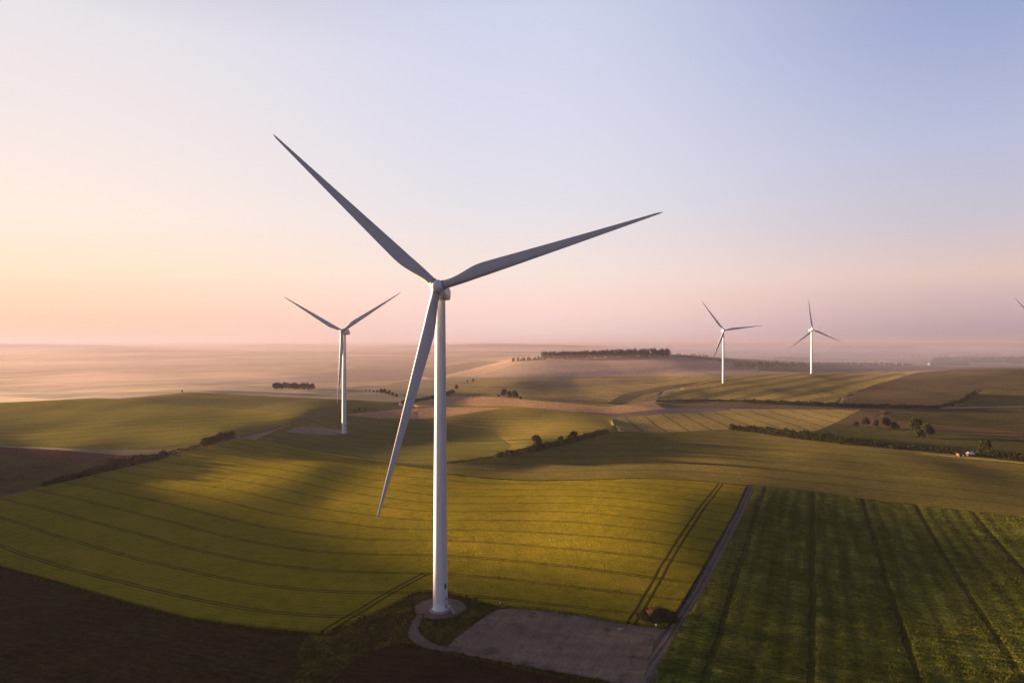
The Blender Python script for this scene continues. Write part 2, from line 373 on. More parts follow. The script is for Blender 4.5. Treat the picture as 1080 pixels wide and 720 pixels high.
# ------------------------------------------------------------------ ground materials
def earth_mat(name, ca, cb, big=.02, fine=.6, tram=None, tramcol=(.05, .04, .018), tw=.34, half=.95, streak=None, bump=.35, bumpscale=1.2, cc=None, patch=.35, leaf=0.0, head=(), tmix=.85, band=(0, .3)):
    m, nt, bs = new_mat(name); N = NT(nt); co = N.obj()
    n1 = N.noise(co, big, 4, .55); n2 = N.noise(co, fine, 4, .65); n3 = N.noise(co, fine * .18, 3, .6)
    f = N.math('ADD', N.math('MULTIPLY', n1, .55), N.math('MULTIPLY', n3, .45)); f = N.smooth(f, .36, .64)
    col = N.mix(f, c4(ca), c4(cb))
    if cc: col = N.mix(N.smooth(N.noise(co, big * 2.3, 5, .6), .53, .68), col, c4(cc))
    g = N.smooth(n2, .25, .75, 1 - patch, 1 + patch)
    h = n2
    for rz, sx, sy, amt in (streak or []):
        sv = N.noise(N.mapping(co, rz, (sx, sy, .2)), 1.0, 3, .6)
        g = N.math('MULTIPLY', g, N.smooth(sv, .3, .7, 1 - amt, 1 + amt)); h = N.math('ADD', h, N.math('MULTIPLY', sv, .8))
    vm = N.vmath('SCALE', col); N.put(vm.inputs['Scale'], g); col = vm.outputs[0]
    if tram:
        at = N.n('ShaderNodeAttribute', attribute_name='row').outputs['Fac']
        wob = N.noise(co, .035, 2, .5); at = N.math('ADD', at, N.math('MULTIPLY', N.math('SUBTRACT', wob, .5), 2.0))
        # faint drill bands between the wheelings
        bw = N.math('SINE', N.math('MULTIPLY', at, 2 * math.pi / (band[0] or tram / 8)))
        bn = N.noise(co, .05, 2, .5)
        vb = N.vmath('SCALE', col); N.put(vb.inputs['Scale'], N.math('ADD', 1.0, N.math('MULTIPLY', bw, N.math('MULTIPLY', bn, band[1])))); col = vb.outputs[0]
        d = N.math('ABSOLUTE', N.math('MULTIPLY', N.math('SUBTRACT', N.math('FRACT', N.math('ADD', N.math('DIVIDE', at, tram), .5)), .5), tram))
        e = N.math('ABSOLUTE', N.math('SUBTRACT', d, half))
        ww = N.math('ADD', tw, N.math('MULTIPLY', N.math('SUBTRACT', N.noise(co, .15, 3, .6), .5), tw * 2.4))
        mk = N.smooth(N.math('SUBTRACT', e, ww), -.12, .22, 1, 0)
        col = N.mix(N.math('MULTIPLY', mk, tmix), col, c4(tramcol))
        h = N.math('SUBTRACT', h, N.math('MULTIPLY', mk, 1.2))
        for hn in head:
            hd = N.n('ShaderNodeAttribute', attribute_name=hn).outputs['Fac']
            hd = N.math('ADD', hd, N.math('MULTIPLY', N.math('SUBTRACT', N.noise(co, .06, 2, .5), .5), 1.2))
            e2 = N.math('SUBTRACT', N.math('ABSOLUTE', N.math('SUBTRACT', N.math('ABSOLUTE', hd), 1.0)), .42)
            mk2 = N.smooth(e2, -.15, .2, 1, 0); col = N.mix(N.math('MULTIPLY', mk2, .92), col, c4(tramcol)); h = N.math('SUBTRACT', h, N.math('MULTIPLY', mk2, 1.2))
    N.l(col, bs.inputs['Base Color']); bs.inputs['Roughness'].default_value = .95; bs.inputs['Specular IOR Level'].default_value = 0.0
    nrm = None
    if bump:
        bp = N.n('ShaderNodeBump'); bp.inputs['Strength'].default_value = bump; bp.inputs['Distance'].default_value = bumpscale
        N.l(h, bp.inputs['Height']); nrm = bp.outputs[0]
    if leaf:                                              # upright stems and ears face every way
        lf = N.vmath('SUBTRACT', N.noise(co, 5.0, 1, .5, 1), (.5, .5, .5)).outputs[0]
        lf = N.vmath('SCALE', N.vmath('MULTIPLY', lf, (1, 1, .25)).outputs[0]); lf.inputs['Scale'].default_value = leaf * 4
        nrm = N.vmath('NORMALIZE', N.vmath('ADD', nrm or N.n('ShaderNodeNewGeometry').outputs['Normal'], lf.outputs[0]).outputs[0]).outputs[0]
    if nrm: N.l(nrm, bs.inputs['Normal'])
    return m

trackang = math.atan2(td[1], td[0])
MATS = {
 'wheat': earth_mat('ripening_barley', (.205,.178,.011), (.305,.25,.018), big=.012, fine=1.3, tram=24, tw=0.36, bump=0.35, patch=0.16, leaf=3.2, tramcol=(.06,.052,.010), head=('head_a', 'head_b'), band=(0, .14), cc=(.33, .25, .022)),
 'mid_field': earth_mat('green_barley', (.115,.099,.024), (.155,.130,.032), big=.01, fine=.5, tram=24, tw=.35, tramcol=(.06,.048,.02), leaf=1.2, patch=0.2),
 'rank_field': earth_mat('rank_grass_crop', (.088,.094,.014), (.172,.165,.025), big=.03, fine=.8, tram=21.5, tw=0.6, half=.25, tramcol=(.026,.032,.007), streak=[(-trackang, 1.6, .2, .4), (-trackang, .016, .25, .4)], bump=.8, patch=.4, leaf=0.8, tmix=0.72, band=(5.4, .5)),
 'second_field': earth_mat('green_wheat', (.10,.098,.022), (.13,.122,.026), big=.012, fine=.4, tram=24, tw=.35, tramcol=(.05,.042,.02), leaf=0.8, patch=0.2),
 'crop_lit': earth_mat('lit_wheat', (.17,.145,.032), (.215,.18,.04), big=.012, fine=.4, tram=22, tw=.5, tramcol=(.07,.055,.025), leaf=1.6, patch=0.2),  # same field as second_field; lighter colour paints the sunlit side of the shadow edge
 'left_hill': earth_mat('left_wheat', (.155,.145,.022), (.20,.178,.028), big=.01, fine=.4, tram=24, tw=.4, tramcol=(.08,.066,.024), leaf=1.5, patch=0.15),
 'far_left_field': earth_mat('dull_crop', (.115,.105,.028), (.14,.125,.032), big=.01, fine=.3, leaf=0.8, patch=0.2),
 'third_field': earth_mat('striped_crop', (.18,.155,.042), (.26,.205,.055), big=.01, fine=.3, tram=46, tw=4.0, half=5, tramcol=(.10,.085,.038), leaf=1.5),
 'striped': earth_mat('pale_crop', (.20,.165,.055), (.25,.20,.07), big=.012, fine=.4, tram=21, tw=.9, half=.4, tramcol=(.085,.07,.035), leaf=1.5, tmix=0.7),
 'rolling': earth_mat('rolling_crop', (.15,.125,.05), (.19,.155,.062), big=.006, fine=.2, cc=(.095,.085,.045), leaf=0.8),
 'hillside': earth_mat('hillside_crop', (.22,.175,.14), (.27,.21,.17), big=.006, fine=.15, leaf=0.8),
 'bright_strip': earth_mat('pale_stubble', (.30,.22,.14), (.34,.25,.16), fine=.2, leaf=1),
 'dull_strip': earth_mat('dull_stubble', (.16,.13,.09), (.19,.15,.10), fine=.2),
 'stubble': earth_mat('pink_stubble', (.32,.20,.10), (.37,.24,.125), big=.02, fine=.3, leaf=1),
 'brown_field': earth_mat('brown_earth', (.072,.058,.028), (.098,.078,.036), big=.008, fine=.3, cc=(.06,.048,.03), leaf=0.3),
 'right_olive': earth_mat('right_crop', (.075,.072,.018), (.10,.092,.024), big=.01, fine=.3, leaf=0.6),
 'hollow': earth_mat('hollow_grass', (.07,.06,.034), (.10,.08,.042), big=.02, fine=.3),
 'dark_green': earth_mat('dark_pasture', (.042,.046,.014), (.062,.06,.018), big=.012, fine=.3, leaf=0.5),
 'russet': earth_mat('russet_soil', (.088,.062,.03), (.11,.075,.036), big=.02, fine=.4),
 'brown_strip': earth_mat('ploughed_soil', (.085,.045,.022), (.105,.058,.028), big=.02, fine=.5),
 'rough': earth_mat('rough_grass', (.072,.062,.018), (.115,.095,.028), big=.02, fine=.5, cc=(.085,.062,.026), leaf=0.5),
 'second_pad': earth_mat('grey_gravel', (.16,.125,.105), (.20,.155,.13), fine=.5),
 'gravel_pad': earth_mat('packed_gravel', (.175,.122,.082), (.22,.155,.107), big=.06, fine=1.6, bump=.25, bumpscale=.25, cc=(.10,.08,.05), patch=.25, streak=[(-1.2, .06, .5, .10), (.2, .05, .2, .12)], half=0.95, tw=0.28, tramcol=(.26,.20,.155), tmix=0.12, band=(11, .0)),
 'gravel_path': earth_mat('loose_gravel', (.12,.092,.070), (.16,.122,.094), big=.1, fine=2.5, bump=.3, bumpscale=.2, patch=.35),
 'track': earth_mat('dirt_track_plain', (.12,.095,.078), (.17,.135,.11), big=.05, fine=1.0, bump=.3, bumpscale=.3),
 'main_track': earth_mat('rutted_track', (.085,.07,.045), (.125,.10,.075), big=.08, fine=1.2, tram=60, tw=.42, half=.85, tramcol=(.165,.13,.105), bump=.4, bumpscale=.3, patch=.3),
 'soil_a': earth_mat('bare_brown_soil', (.029,.021,.009), (.045,.032,.012), big=.02, fine=0.55, cc=(.035,.03,.012), bump=.6, bumpscale=.6, patch=0.32, streak=[(.35, .1, .9, .2), (.35, .6, 2.2, .15)], leaf=0.25),
 'soil_b': earth_mat('tilled_red_soil', (.036,.020,.010), (.048,.028,.013), big=.05, fine=1.6, bump=.4, bumpscale=.3, patch=.25, leaf=0.2, streak=[(.2, .15, 2.5, .3)]),
 'verge': earth_mat('rough_verge', (.06,.052,.01), (.11,.09,.016), big=.1, fine=1.1, bump=.8, bumpscale=.8, cc=(.06,.042,.02), patch=.45, leaf=0.9),
 'grass_bank': earth_mat('grass_bank_mat', (.04,.037,.012), (.06,.052,.018), fine=.7, bump=.5),
}
def far_mat():
    m, nt, bs = new_mat('far_farmland'); N = NT(nt); co = N.obj()
    dis = N.n('ShaderNodeVectorMath', operation='ADD'); N.l(N.mapping(co, .5, (1, .55, 0)), dis.inputs[0])
    nz = N.n('ShaderNodeTexNoise'); N.l(co, nz.inputs['Vector']); nz.inputs['Scale'].default_value = .002
    sc = N.vmath('SCALE', nz.outputs['Color']); sc.inputs['Scale'].default_value = 160.0; N.l(sc.outputs[0], dis.inputs[1])
    vo = N.n('ShaderNodeTexVoronoi', feature='F1', distance='CHEBYCHEV'); vo.inputs['Scale'].default_value = .0028; N.l(dis.outputs[0], vo.inputs['Vector'])
    cr = N.n('ShaderNodeValToRGB'); cr.color_ramp.interpolation = 'CONSTANT'
    sp = N.n('ShaderNodeSeparateColor'); N.l(vo.outputs['Color'], sp.inputs[0]); N.l(sp.outputs[0], cr.inputs[0])
    e = cr.color_ramp.elements; e[0].color = (.07,.066,.03,1); e[1].position = .25; e[1].color = (.22,.16,.075,1)
    for p, c in ((.45,(.06,.056,.03,1)), (.6,(.36,.26,.14,1)), (.72,(.10,.07,.05,1)), (.86,(.18,.16,.06,1))):
        x = e.new(p); x.color = c
    vm = N.vmath('SCALE', cr.outputs[0]); N.put(vm.inputs['Scale'], N.smooth(N.noise(co, .03, 4, .6), .3, .7, .8, 1.2))
    N.l(vm.outputs[0], bs.inputs['Base Color']); bs.inputs['Roughness'].default_value = .95; bs.inputs['Specular IOR Level'].default_value = .1
    return m
MATS['terrain'] = far_mat()

NAMES = {'wheat':'barley_field','mid_field':'green_barley_field','rank_field':'rank_grass_field','second_field':'green_wheat_field','crop_lit':'lit_wheat_field','left_hill':'hill_field',
 'far_left_field':'dull_crop_field','third_field':'striped_crop_field','striped':'pale_striped_field','rolling':'rolling_field','hillside':'hillside_field','bright_strip':'pale_stubble_strip','dull_strip':'dull_stubble_strip',
 'stubble':'stubble_field','brown_field':'brown_field','right_olive':'olive_field','hollow':'hollow','dark_green':'pasture','russet':'russet_field','brown_strip':'ploughed_strip','rough':'rough_grassland',
 'second_pad':'gravel_hardstanding','gravel_pad':'gravel_pad','gravel_path':'gravel_path','track':'dirt_track','main_track':'farm_track','soil_a':'bare_soil_field','soil_b':'tilled_soil_field','verge':'grass_verge','grass_bank':'grass_bank','terrain':'terrain'}

def build_field(key, mask):
    f = GF[mask]; used, inv = np.unique(f, return_inverse=True); f = inv.reshape(f.shape)
    x, y = GV[used, 0], GV[used, 1]; z = GZ[used].copy(); h = CROP_H.get(key, 0)
    attrs = {}
    row = ROW[key](x, y) if key in ROW else np.zeros(len(x))
    V = np.stack([x, y, z + h], -1)
    if h:
        ed = np.sort(np.concatenate([f[:, [0,1]], f[:, [1,2]], f[:, [2,0]]]), 1)
        di = np.concatenate([f[:, [0,1]], f[:, [1,2]], f[:, [2,0]]])
        u, i, cnt = np.unique(ed, axis=0, return_index=True, return_counts=True)
        b = di[i[cnt == 1]]
        nv = len(V); n0 = nv; low = V.copy(); low[:, 2] -= h + .3
        V = np.r_[V, V, low]; row = np.r_[row, row, row]; b = b + nv
        t1 = np.stack([b[:, 0], b[:, 0] + n0, b[:, 1] + n0], -1); t2 = np.stack([b[:, 0], b[:, 1] + n0, b[:, 1]], -1)
        f = np.r_[f, t1, t2]
        used2, inv2 = np.unique(f, return_inverse=True); f = inv2.reshape(f.shape); V = V[used2]; row = row[used2]
    if key in ROW: attrs['row'] = row
    if key == 'wheat':
        for hn, a, b_, clamp in HEAD:
            t = (b_ - a) / np.linalg.norm(b_ - a); q = V[:, :2] - a
            dd = q[:, 0] * t[1] - q[:, 1] * t[0]; al = q @ t
            attrs[hn] = np.sign(dd) * (np.abs(dd) + (30.0 * (al < 0) if clamp else 0))
    o = mesh_np(NAMES[key], V, f, MATS[key], smooth=True, attrs=attrs)
    tag(o, kind='structure')
    return o
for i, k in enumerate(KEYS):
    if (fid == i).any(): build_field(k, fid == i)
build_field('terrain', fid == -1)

# ------------------------------------------------------------------ simple materials
def plain(name, col, rough=.6, spec=.3, nz=0.0, nscale=2.0, metal=0.0, zs=1.0):
    m, nt, bs = new_mat(name); N = NT(nt)
    bs.inputs['Roughness'].default_value = rough; bs.inputs['Specular IOR Level'].default_value = spec; bs.inputs['Metallic'].default_value = metal
    if nz:
        f = N.smooth(N.noise(N.mapping(N.obj(), 0, (1, 1, zs)), nscale, 4, .6), .3, .7, 1 - nz, 1 + nz)
        vm = N.vmath('SCALE', c4(col)[:3]); N.put(vm.inputs['Scale'], f); N.l(vm.outputs[0], bs.inputs['Base Color'])
    else: bs.inputs['Base Color'].default_value = c4(col)
    return m
M_WHITE = plain('white_turbine_paint', (.66, .665, .67), .55, .25, .10, 1.2, zs=.06)
M_BLADE = plain('grey_white_blade_paint', (.41, .42, .45), .55, .2, .06, .25)
M_DARK = plain('dark_grey_steel', (.09, .09, .095), .5, .4)
M_GREY = plain('grey_steel', (.30, .30, .31), .45, .4)
M_CONC = plain('foundation_concrete', (.27, .23, .19), .9, .1, .15, 1.5)
M_LEAF = plain('dark_leaves', (.028, .034, .008), 1.0, .0, .55, .35)
M_LEAF2 = plain('olive_leaves', (.062, .062, .014), 1.0, .0, .5, .35)
M_BARK = plain('bark', (.05, .038, .028), .9, .1, .2, 2)
M_SOIL = plain('heap_soil', (.045, .026, .018), .95, .05, .35, 1.3)

# ------------------------------------------------------------------ wind turbines
H_HUB, TILT, OVER = 87.0, R(7.1), 4.6
TURB_R = 62.0
def circle(r, z, n, cx=0, cy=0): return [(cx + r * math.cos(2*math.pi*j/n), cy + r * math.sin(2*math.pi*j/n), z) for j in range(n)]

def blade_mesh(M):
    """span along +Z, rotor axis (upwind) along -Y, trailing edge towards -X"""
    nseg, npt = 46, 28; rings = []
    for i in range(nseg + 1):
        t = i / nseg; s = t ** 1.05; r = 1.3 + s * (TURB_R - 1.3)
        rr = r / TURB_R
        root_d = 2.35
        if rr < .20:
            k = max(0, (rr - .045) / .155); k = k * k * (3 - 2 * k)
            chord = root_d + (3.6 - root_d) * k; blend = k
        else:
            k = (rr - .20) / .80; chord = 3.6 * (1 - k) ** 1.05 * .83 + .72 * (1 - k * k * .4); blend = 1
            if k > .955: chord *= math.sqrt(max(.02, 1 - ((k - .955) / .045) ** 2))
        thick = (root_d / chord) * (1 - blend) + blend * max(.17, .42 - .40 * (rr - .18) if rr < .75 else .19)
        tw = R(15) * (1 - min(1, rr / .9)) ** 1.6 * blend + R(3)
        pitch_axis = .5 * (1 - blend) + .30 * blend
        ring = []
        for j in range(npt):
            a = 2 * math.pi * j / npt
            xc = .5 * (1 + math.cos(a))                      # 1 trailing edge .. 0 leading edge
            yt_c = .5 * math.sin(a)
            sx = max(xc, 1e-5)
            ya = 5 * (.2969 * math.sqrt(sx) - .126 * sx - .3516 * sx**2 + .2843 * sx**3 - .1036 * sx**4)
            camber = .035 * math.sin(math.pi * xc) * blend
            yy = (yt_c * (1 - blend) + (ya * (1 if math.sin(a) >= 0 else -1)) * blend) * thick + camber
            x = (pitch_axis - xc) * chord; y = yy * chord
            ct, st = math.cos(tw), math.sin(tw)
            x2 = x * ct - y * st; y2 = x * st + y * ct
            bend = -1.6 * rr ** 2.2                           # pre-bend upwind
            ring.append((x2, y2 + bend, r))
        rings.append(ring)
    mb = MB(); mb.rings(rings); me = bpy.data.meshes.new('blade'); me.from_pydata(mb.v, [], mb.f); me.update()
    me.polygons.foreach_set('use_smooth', np.ones(len(me.polygons), bool)); me.materials.append(M)
    return me
BLADE = blade_mesh(M_BLADE)

def superring(w, h, y, zc, n=28, p=3.2):
    out = []
    for j in range(n):
        a = 2 * math.pi * j / n; c, s = math.cos(a), math.sin(a)
        out.append((math.copysign(abs(c) ** (2 / p), c) * w / 2, y, zc + math.copysign(abs(s) ** (2 / p), s) * h / 2))
    return out

def axis_m(yaw): return Matrix.Translation((0, 0, H_HUB)) @ Matrix.Rotation(yaw, 4, 'Z') @ Matrix.Rotation(-TILT, 4, 'X')

def make_turbine(loc, yaw, az, label, detail=True):
    root = empty('wind_turbine', loc); root.location = loc
    tag(root, label, 'wind turbine', 'white wind turbines on the fields')
    f = MB(); f.rings([circle(2.95, -1.2, 40), circle(2.95, .16, 40), circle(2.8, .30, 40), circle(2.4, .34, 40)]); f.build('foundation', M_CONC, root)
    t = MB(); n = 48
    zs = [.3, .55, .56, 20, 40, 62]
    def rad(z): return 2.02 - .35 * min(1, z / 40) * .9 - (max(0, z - 40) / 46) * .38
    rg = [circle(2.2, .30, n), circle(2.2, .52, n)]
    for z in np.linspace(.53, H_HUB - 2.1, 40): rg.append(circle(rad(z), z, n))
    t.rings(rg); tower = t.build('tower', M_WHITE, root, True)
    for zf in (21.0, 45.0, 66.0):                         # weld seams between sections
        s = MB(); s.rings([circle(rad(zf) + .004, zf - .11, n), circle(rad(zf) + .02, zf - .08, n), circle(rad(zf) + .02, zf + .08, n), circle(rad(zf) + .004, zf + .11, n)], False, False)
        s.build('flange_ring', M_WHITE, tower, True)
    def curved(name, a0, a1, z0, z1, out, mat, parent):
        q = MB(); k = 8; inner = []; outer = []
        for zz in (z0, z1):
            inner.append([((rad(zz) - .05) * math.cos(a0 + (a1 - a0) * i / k), (rad(zz) - .05) * math.sin(a0 + (a1 - a0) * i / k), zz) for i in range(k + 1)])
            outer.append([((rad(zz) + out) * math.cos(a0 + (a1 - a0) * i / k), (rad(zz) + out) * math.sin(a0 + (a1 - a0) * i / k), zz) for i in range(k + 1)])
        loop0 = outer[0] + inner[0][::-1]; loop1 = outer[1] + inner[1][::-1]
        q.rings([loop0, loop1]); return q.build(name, mat, parent)
    da = R(-28)                                           # door on the right side, towards the eye
    w = .28
    curved('door_frame', da - w - .06, da + w + .06, 1.55, 4.25, .05, M_GREY, tower)
    d = curved('tower_door', da - w, da + w, 1.65, 4.12, .09, plain('door_paint', (.62,.62,.63), .5) if 'door_paint' not in bpy.data.materials else bpy.data.materials['door_paint'], tower)
    curved('door_vent', da - .16, da + .16, 3.2, 3.7, .12, M_DARK, tower)
    curved('number_plate', da - .42, da - .05, 6.3, 7.7, .03, M_DARK, tower)
    curved('tower_light', da + .05, da + .22, 6.6, 7.0, .14, M_GREY, tower)
    st = MB(); D = Vector((math.cos(da), math.sin(da), 0)); S = Vector((-math.sin(da), math.cos(da), 0))
    Mx = Matrix(((D.x, S.x, 0, 0), (D.y, S.y, 0, 0), (0, 0, 1, 0), (0, 0, 0, 1)))
    st.box(2.0, 3.1, -.65, .65, 1.48, 1.54, Mx)
    for k in range(6): st.box(3.1 + k * .27, 3.36 + k * .27, -.5, .5, 1.25 - k * .22, 1.29 - k * .22, Mx)
    for sgn in (-1, 1):
        for k in range(4): p = Mx @ Vector((2.3 + k * .8, sgn * .62, 0)); zb = 1.5 if k < 2 else 1.5 - (k - 1) * .62; st.tube((p.x, p.y, max(.1, zb - 1.4 if k in (1,) else zb)), (p.x, p.y, zb + 1.05), .03, .03, 6)
        a, b, c = (Mx @ Vector(v) for v in ((2.1, sgn * .62, 2.56), (3.1, sgn * .62, 2.56), (4.75, sgn * .62, 1.25)))
        st.tube(a, b, .03, .03, 6); st.tube(b, c, .03, .03, 6)
        a, b = (Mx @ Vector(v) for v in ((3.05, sgn * .55, 1.42), (4.75, sgn * .55, .05))); st.tube(a, b, .05, .05, 6)
        p = Mx @ Vector((2.95, sgn * .6, 0)); st.tube((p.x, p.y, .1), (p.x, p.y, 1.48), .04, .04, 6)
    st.build('entrance_stairs', M_GREY, root)
    A = axis_m(yaw)
    nc = MB(); prof = [(-2.35, 2.2, 2.2, 0), (-2.2, 2.7, 2.8, 0), (-1.2, 3.3, 3.5, .05), (1.5, 3.5, 3.75, .12), (5.5, 3.45, 3.75, .2), (7.8, 3.2, 3.4, .32), (8.15, 2.7, 2.8, .4)]
    nc.rings([superring(wd, hh, y, zc, 28, 4.5) for y, wd, hh, zc in prof]); nac = nc.build('nacelle', M_WHITE, root, False)
    nac.matrix_local = A
    yb = MB(); yb.rings([circle(1.62, -2.5, 36), circle(1.62, -1.6, 36)]); y = yb.build('yaw_bearing', M_GREY, root, True); y.location = (0, 0, H_HUB)
    ck = MB(); ck.box(-1.45, 1.45, 5.6, 6.1, 2.0, 3.1); ck.build('cooler', M_GREY, nac)
    for x in (-.8, .8):
        am = MB(); am.tube((x, 7.0, 1.8), (x, 7.0, 3.7), .05, .04, 6); am.box(x - .18, x + .18, 6.95, 7.05, 3.62, 3.72)
        am.build('wind_vane', M_DARK, nac)
    hm = MB(); hp = [(-OVER - 1.95, .25), (-OVER - 1.85, .75), (-OVER - 1.5, 1.3), (-OVER - .9, 1.72), (-OVER, 1.92), (-OVER + 1.0, 1.85), (-OVER + 1.75, 1.6), (-OVER + 1.8, 1.2)]
    hm.rings([[(r * math.cos(2*math.pi*j/36), y, r * math.sin(2*math.pi*j/36)) for j in range(36)] for y, r in hp]); hb = hm.build('hub', M_WHITE, root, True); hb.matrix_local = A
    for k in range(3):                                    # panel joints on the spinner
        sp = MB()
        a = az + R(60 + 120 * k); e1 = Vector((math.sin(a), 0, math.cos(a)))
        p = [Vector((0, y, 0)) + e1 * (r + .012) for y, r in hp[1:6]]
        for u, v in zip(p[:-1], p[1:]): sp.tube(u, v, .035, .035, 5)
        sp.build('spinner_seam', M_GREY, hb)
    for k in range(3):
        a = az + R(120 * k)
        b = bpy.data.objects.new('blade', BLADE); link(b, root)
        b.matrix_local = A @ Matrix.Translation((0, -OVER, 0)) @ Matrix.Rotation(a, 4, 'Y') @ Matrix.Rotation(R(2), 4, 'X')
        cm = MB(); cm.rings([circle(1.31, 1.25, 32), circle(1.31, 1.95, 32)]); cl = cm.build('blade_collar', M_GREY, b, True)
    return root

SPEC = [((-19.5, 185.9), -3.8, 72.6, 'nearest and largest white wind turbine, standing beside the gravel pad'),
        ((-144.0, 586.0), -11.8, 58.9, 'white wind turbine on the green field left of the nearest turbine'),
        ((350.5, 1132.0), -2.5, 83.4, 'distant white turbine with one blade level to the right, on the striped field'),
        ((598.0, 1363.0), 5.5, 114.0, 'farthest small turbine with one blade straight up, on the right-hand ridge'),
        ((960.0, 1250.0), 2.0, 75.0, 'turbine mostly outside the right edge, only one blade tip showing')]
for (x, y), yw, az, lb in SPEC:
    z = float(ground_z([x], [y])[0])
    make_turbine((x, y, z), R(yw), R(az), lb)
    print('turbine', x, y, round(z, 2))

# ------------------------------------------------------------------ vegetation
def unit(n):
    v = rng.normal(size=(n, 3)); return v / np.linalg.norm(v, axis=1)[:, None]
def leaf_quads(C, size, flat=.0):
    """one bent leaf clump (two triangles folded) per centre"""
    n = len(C); a = unit(n); b = np.cross(a, unit(n)); b /= np.linalg.norm(b, axis=1)[:, None] + 1e-9
    s = (np.asarray(size) * rng.uniform(.6, 1.3, n))[:, None]; c = np.cross(a, b)
    V = np.stack([C - a * s * .6, C - b * s * .5 + c * s * .18, C + a * s * .6, C + b * s * .5 + c * s * .18], 1).reshape(-1, 3)
    return V, np.arange(4 * n).reshape(n, 4)
def crown_points(h, w, n, base=.25, lobes=9, r0=.25):
    """points through a lobed crown h high (crown from base*h), w wide"""
    L = []
    for k in range(lobes):
        u = rng.uniform(0, 1); a = rng.uniform(0, 6.28); rr = w * .5 * (1 - r0 * 1.2) * math.sqrt(rng.uniform(0, 1)) * (1.05 - .55 * u)
        L.append((rr * math.cos(a), rr * math.sin(a), h * (base + .12 + (1 - base - .3) * u), w * r0 * rng.uniform(.7, 1.15)))
    L.append((0, 0, h * .84, w * r0 * .75)); L = np.array(L)
    k = rng.integers(0, len(L), n); d = unit(n) * (rng.uniform(.35, 1, n) ** .5)[:, None]
    p = L[k, :3] + d * L[k, 3:4] * np.array([1, 1, .85]); p[:, 2] = np.clip(p[:, 2], h * base * .5, h * 1.02)
    return p
def make_tree_mesh(h, w, n, ls, base, mat, lobes=9):
    V, F = leaf_quads(crown_points(h, w, n, base, lobes), ls)
    cm = bpy.data.meshes.new('crown'); o = mesh_np('crown', V, F, mat); cm = o.data; bpy.data.objects.remove(o)
    mb = MB(); r = h * .028
    mb.tube((0, 0, -.5), (0, 0, h * .5), r, r * .6, 8)
    for k in range(5):
        a = k * 1.256 + rng.uniform(-.3, .3); z = h * rng.uniform(.22, .42)
        mb.tube((0, 0, z), (math.cos(a) * w * .28, math.sin(a) * w * .28, z + h * .28), r * .45, r * .15, 6)
    o = mb.build('trunk', M_BARK); tm = o.data; bpy.data.objects.remove(o)
    return cm, tm
PROTO = {'round': make_tree_mesh(10, 9.8, 2600, .6, .2, M_LEAF, 15), 'tall': make_tree_mesh(10, 6.6, 2000, .55, .24, M_LEAF, 12),
         'bush': make_tree_mesh(6, 7.4, 2000, .5, .04, M_LEAF, 8), 'light': make_tree_mesh(8, 8.2, 2400, .5, .1, M_LEAF2, 10), 'far': make_tree_mesh(10, 9, 420, 1.5, .1, M_LEAF, 9)}
PH = {'round': 10, 'tall': 10, 'bush': 6, 'light': 8, 'far': 10}
def tree(px, py, h, kind, label, cat='tree', group=None, name='tree', wide=1.0, at=None):
    x, y, z = at if at is not None else hit1(px, py)
    root = empty(name, (x, y, z - .1), rng.uniform(0, 6.28)); s = h / PH[kind]; root.scale = (s * wide, s * wide, s)
    tag(root, label, cat, group)
    for nm, me in zip(('crown', 'trunk'), PROTO[kind]): link(bpy.data.objects.new(nm, me), root)
    return root

tree(192, 414.6, 4.4, 'tall', 'tiny lone bush on the skyline of the left hill', 'bush', name='bush')
g = 'trees of the oblong copse in the mist'
for i in range(22):
    px = 289 + 42 * (i + .5) / 22 + rng.uniform(-1, 1)
    tree(px, 411.0 - rng.uniform(0, 2.0), rng.uniform(9, 12), 'far', 'tree inside the oblong dark copse in the mist beyond the second turbine', group=g)
g = 'trees on the crest right of the second turbine'
for px, py, h in ((386,412.5,3.5),(390,413,4),(394,413.6,4.5),(398,414.2,5.5),(402,415,8),(406,415.6,8.6),(410,416.4,7.5),(414,417.4,6),(418,418.6,5)):
    tree(px, py, h, 'far', 'small dark tree in the row on the hazy crest right of the second turbine', group=g)
for px, py, h in ((374,434.4,3.0),(379,433.6,3.4),(385,432.8,2.4)):
    tree(px, py, h, 'bush', 'low scrub bush at the stubble edge between the two left turbines', 'bush', 'scrub bushes at the stubble edge', 'bush')
for px, py, h, lb in ((481.5,411.5,10,'dark pointed tree at the hedge end just right of the nearest tower'), (493,404,7,'small hazy tree on the left of the pair above the misty hollow'), (499,403.5,9,'larger hazy tree on the right of the pair above the misty hollow')):
    tree(px, py, h, 'tall', lb, name='tree')
for px, py, h, k, lb in ((531.5,418.5,11.5,'round','left tall tree of the round clump in the hollow'),(537,420,10,'round','middle tree of the round clump in the hollow'),(543,420.5,11.5,'round','right tree of the round clump in the hollow'),(526,418.5,4,'bush','low bush at the left foot of the round clump'),(549,421,4,'bush','low bush at the right foot of the round clump')):
    tree(px, py, h, k, lb, 'tree' if k == 'round' else 'bush', name='tree' if k == 'round' else 'bush')
tree(566, 472.5, 9.2, 'light', 'round yellow-green tree standing out of the middle hedge')
tree(604, 464.5, 7.0, 'bush', 'dark spreading bush in the middle hedge right of the yellow-green tree', 'bush', name='bush', wide=1.1)
tree(592, 467.0, 5.0, 'bush', 'small dark bush in the middle hedge next to the yellow-green tree', 'bush', name='bush')
